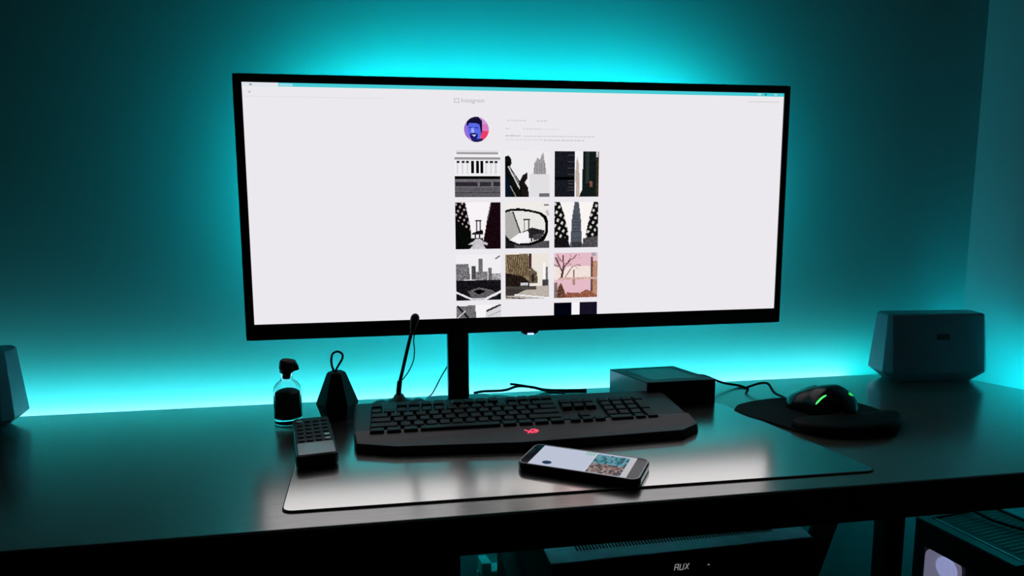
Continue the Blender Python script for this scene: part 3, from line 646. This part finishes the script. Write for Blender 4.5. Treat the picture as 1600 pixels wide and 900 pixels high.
seg([((0, .0080), (0, 0)), ((0, 0), (.0048, 0)), ((.0048, 0), (.0048, .0080))], .0074)
seg([((0, 0), (.0048, .0080)), ((0, .0080), (.0048, 0))], .0148)
ax.transform(Matrix.Translation((-.0185, -.1484, .1005))@Matrix.Rotation(math.pi/2, 4, 'X')); put('display_text', bm2me(ax), E_aux, t)
ax = bmesh.new(); stroke(ax, (.0285, -.1), (.0315, -.1), .0010, 0, .0004); ax.transform(Matrix.Translation((0, -.1484, .1005+.1030))@Matrix.Rotation(math.pi/2, 4, 'X')); put('display_dash', bm2me(ax), E_aux, t)
for x, rr in ((-.13, .014), (.14, .020)):
    b = lathe([(rr, 0), (rr, .012), (rr-.002, .014)], 32); b.transform(Matrix.Translation((x, -.148, .045))@Matrix.Rotation(math.pi/2, 4, 'X')); put('knob', bm2me(b), M_frame, t, None)
for x, y in ((-.15, -.12), (.15, -.12), (-.15, .09), (.15, .09)): put('foot', bm2me(lathe([(.012, 0), (.012, .011)], 20, True, x, y)), M_rubber, t)

t = thing('drawer_cabinet', 'black drawer cabinet under the left half of the desk', 'cabinet', (-.62, -.10, -DZ))
put('body', bm2me(box(-.485, .485, -.19, .14, .0, DZ-DT-.002, .003)), M_frame, t)
for k in range(3):
    dr = put('drawer', bm2me(box(-.478, .478, -.208, -.189, .03+k*.21, .03+k*.21+.20, .002)), M_frame, t)
    put('handle', bm2me(box(-.06, .06, -.222, -.208, .12+k*.21, .132+k*.21, .003)), M_matte, dr)

t = thing('cable_bracket', 'small white plastic cable bracket on the wall left of receiver', 'bracket', (-.04, WY, -.36))
put('upright', bm2me(prism([(-.024, 0), (-.0085, 0), (-.0020, -.03), (-.020, -.03)], 0, .028, .002, 2)), M_bracket, t)
put('arm', bm2me(box(-.004, .034, -.030, 0, -.012, .011, .002)), M_bracket, t)
put('wall_plate', bm2me(box(-.026, .036, -.006, 0, -.06, .0, .002)), M_bracket, t)

# ------------------------------------------------------------------ PC tower
A_ = Vector((.6395, -.063)); B_ = Vector((.6665, -.2265)); dd = (A_-B_).normalized(); nn2 = Vector((-dd.y, dd.x)); nn2 = nn2 if nn2.x > 0 else -nn2
PWID, PLEN, PH = .156, .166, .50
angle = math.atan2(dd.y, dd.x)-math.pi/2
t = thing('pc_tower', 'dark grey PC case under the desk with lit white fan inside', 'computer', (B_.x, B_.y, -.70), angle)
h0 = .012  # height of its underside over the floor plane of the thing
put('case', bm2me(box(.004, PWID, .0, PLEN, h0+.02, PH-.004, .002)), M_pcside, t)
# left side: rails round a sunken smoked window
fr = bmesh.new()
for a in ((0, PLEN, PH-.040, PH-.003), (0, PLEN, .03, .07), (0, .014, .07, PH-.040), (.146, PLEN, .07, PH-.040)): box(-.006, .004, a[0], a[1], a[2], a[3], .0008, 1, fr)
put('side_panel', bm2me(fr), M_pcside, t)
put('window_glass', bm2me(box(.0030, .0045, .012, .148, .068, PH-.038)), M_smoke, t)
put('window_edge', bm2me(box(-.0072, -.0052, .0, PLEN-.02, PH-.0412, PH-.0398)), M_edge, t)
put('top_edge', bm2me(box(-.0068, -.004, 0, PLEN, PH-.0042, PH-.0026)), M_edge, t)
tp = bmesh.new()
for a in ((-.006, .014, 0, PLEN), (PWID-.006, PWID, 0, PLEN), (.014, PWID-.006, 0, .012), (.014, PWID-.006, PLEN-.012, PLEN)): box(a[0], a[1], a[2], a[3], PH-.0045, PH, .0008, 1, tp)
put('top_frame', bm2me(tp), M_pcside, t)
tg = box(.0155, PWID-.0075, .0125, PLEN-.0125, PH-.0055, PH-.0034, .0004, 1)
put('top_mesh', bm2me(tg), M_matte, t)
tr = bmesh.new()
for k in range(13): box(.036, PWID-.022, .030+k*.0085, .0328+k*.0085, PH-.0036, PH-.0026, 0, 1, tr)
put('top_grille', bm2me(tr), M_pcside, t)
put('grille_rail', bm2me(box(.0190, .0215, .012, PLEN-.012, PH-.003, PH-.0012)), M_edge, t)
fh = rings([[( -.0045+dx, y, z) for y, z in rrect(.086, .145, PH-.122, PH-.036-.0045, .016, 6)] for dx in (0, .0075)])
fan = put('fan', bm2me(fh), M_fan, t)
fd = lathe([(.0175, 0), (.0175, .002), (.0150, .003)], 32); fd.transform(Matrix.Translation((-.0045, .106, PH-.0600))@Matrix.Rotation(-math.pi/2, 4, 'Y'))
put('fan_hub', bm2me(fd), mat('lit_fan_hub', (.8, .8, .9), .4, noise=.02, emis=(.40, .42, .78), es=.62), fan)
for x, y in ((.02, .02), (PWID-.02, .02), (.02, PLEN-.02), (PWID-.02, PLEN-.02)): put('foot', bm2me(lathe([(.014, -.02), (.014, .034)], 20, True, x, y)), M_rubber, t)
cable([(.70, .060, -.185), (.715, .02, -.176), (.722, -.02, -.180), (.730, -.06, -.192), (.742, -.10, -.1975), (.765, -.14, -.1975), (.80, -.17, -.1985)], .0028, 'black cable arching over the top of the PC case')
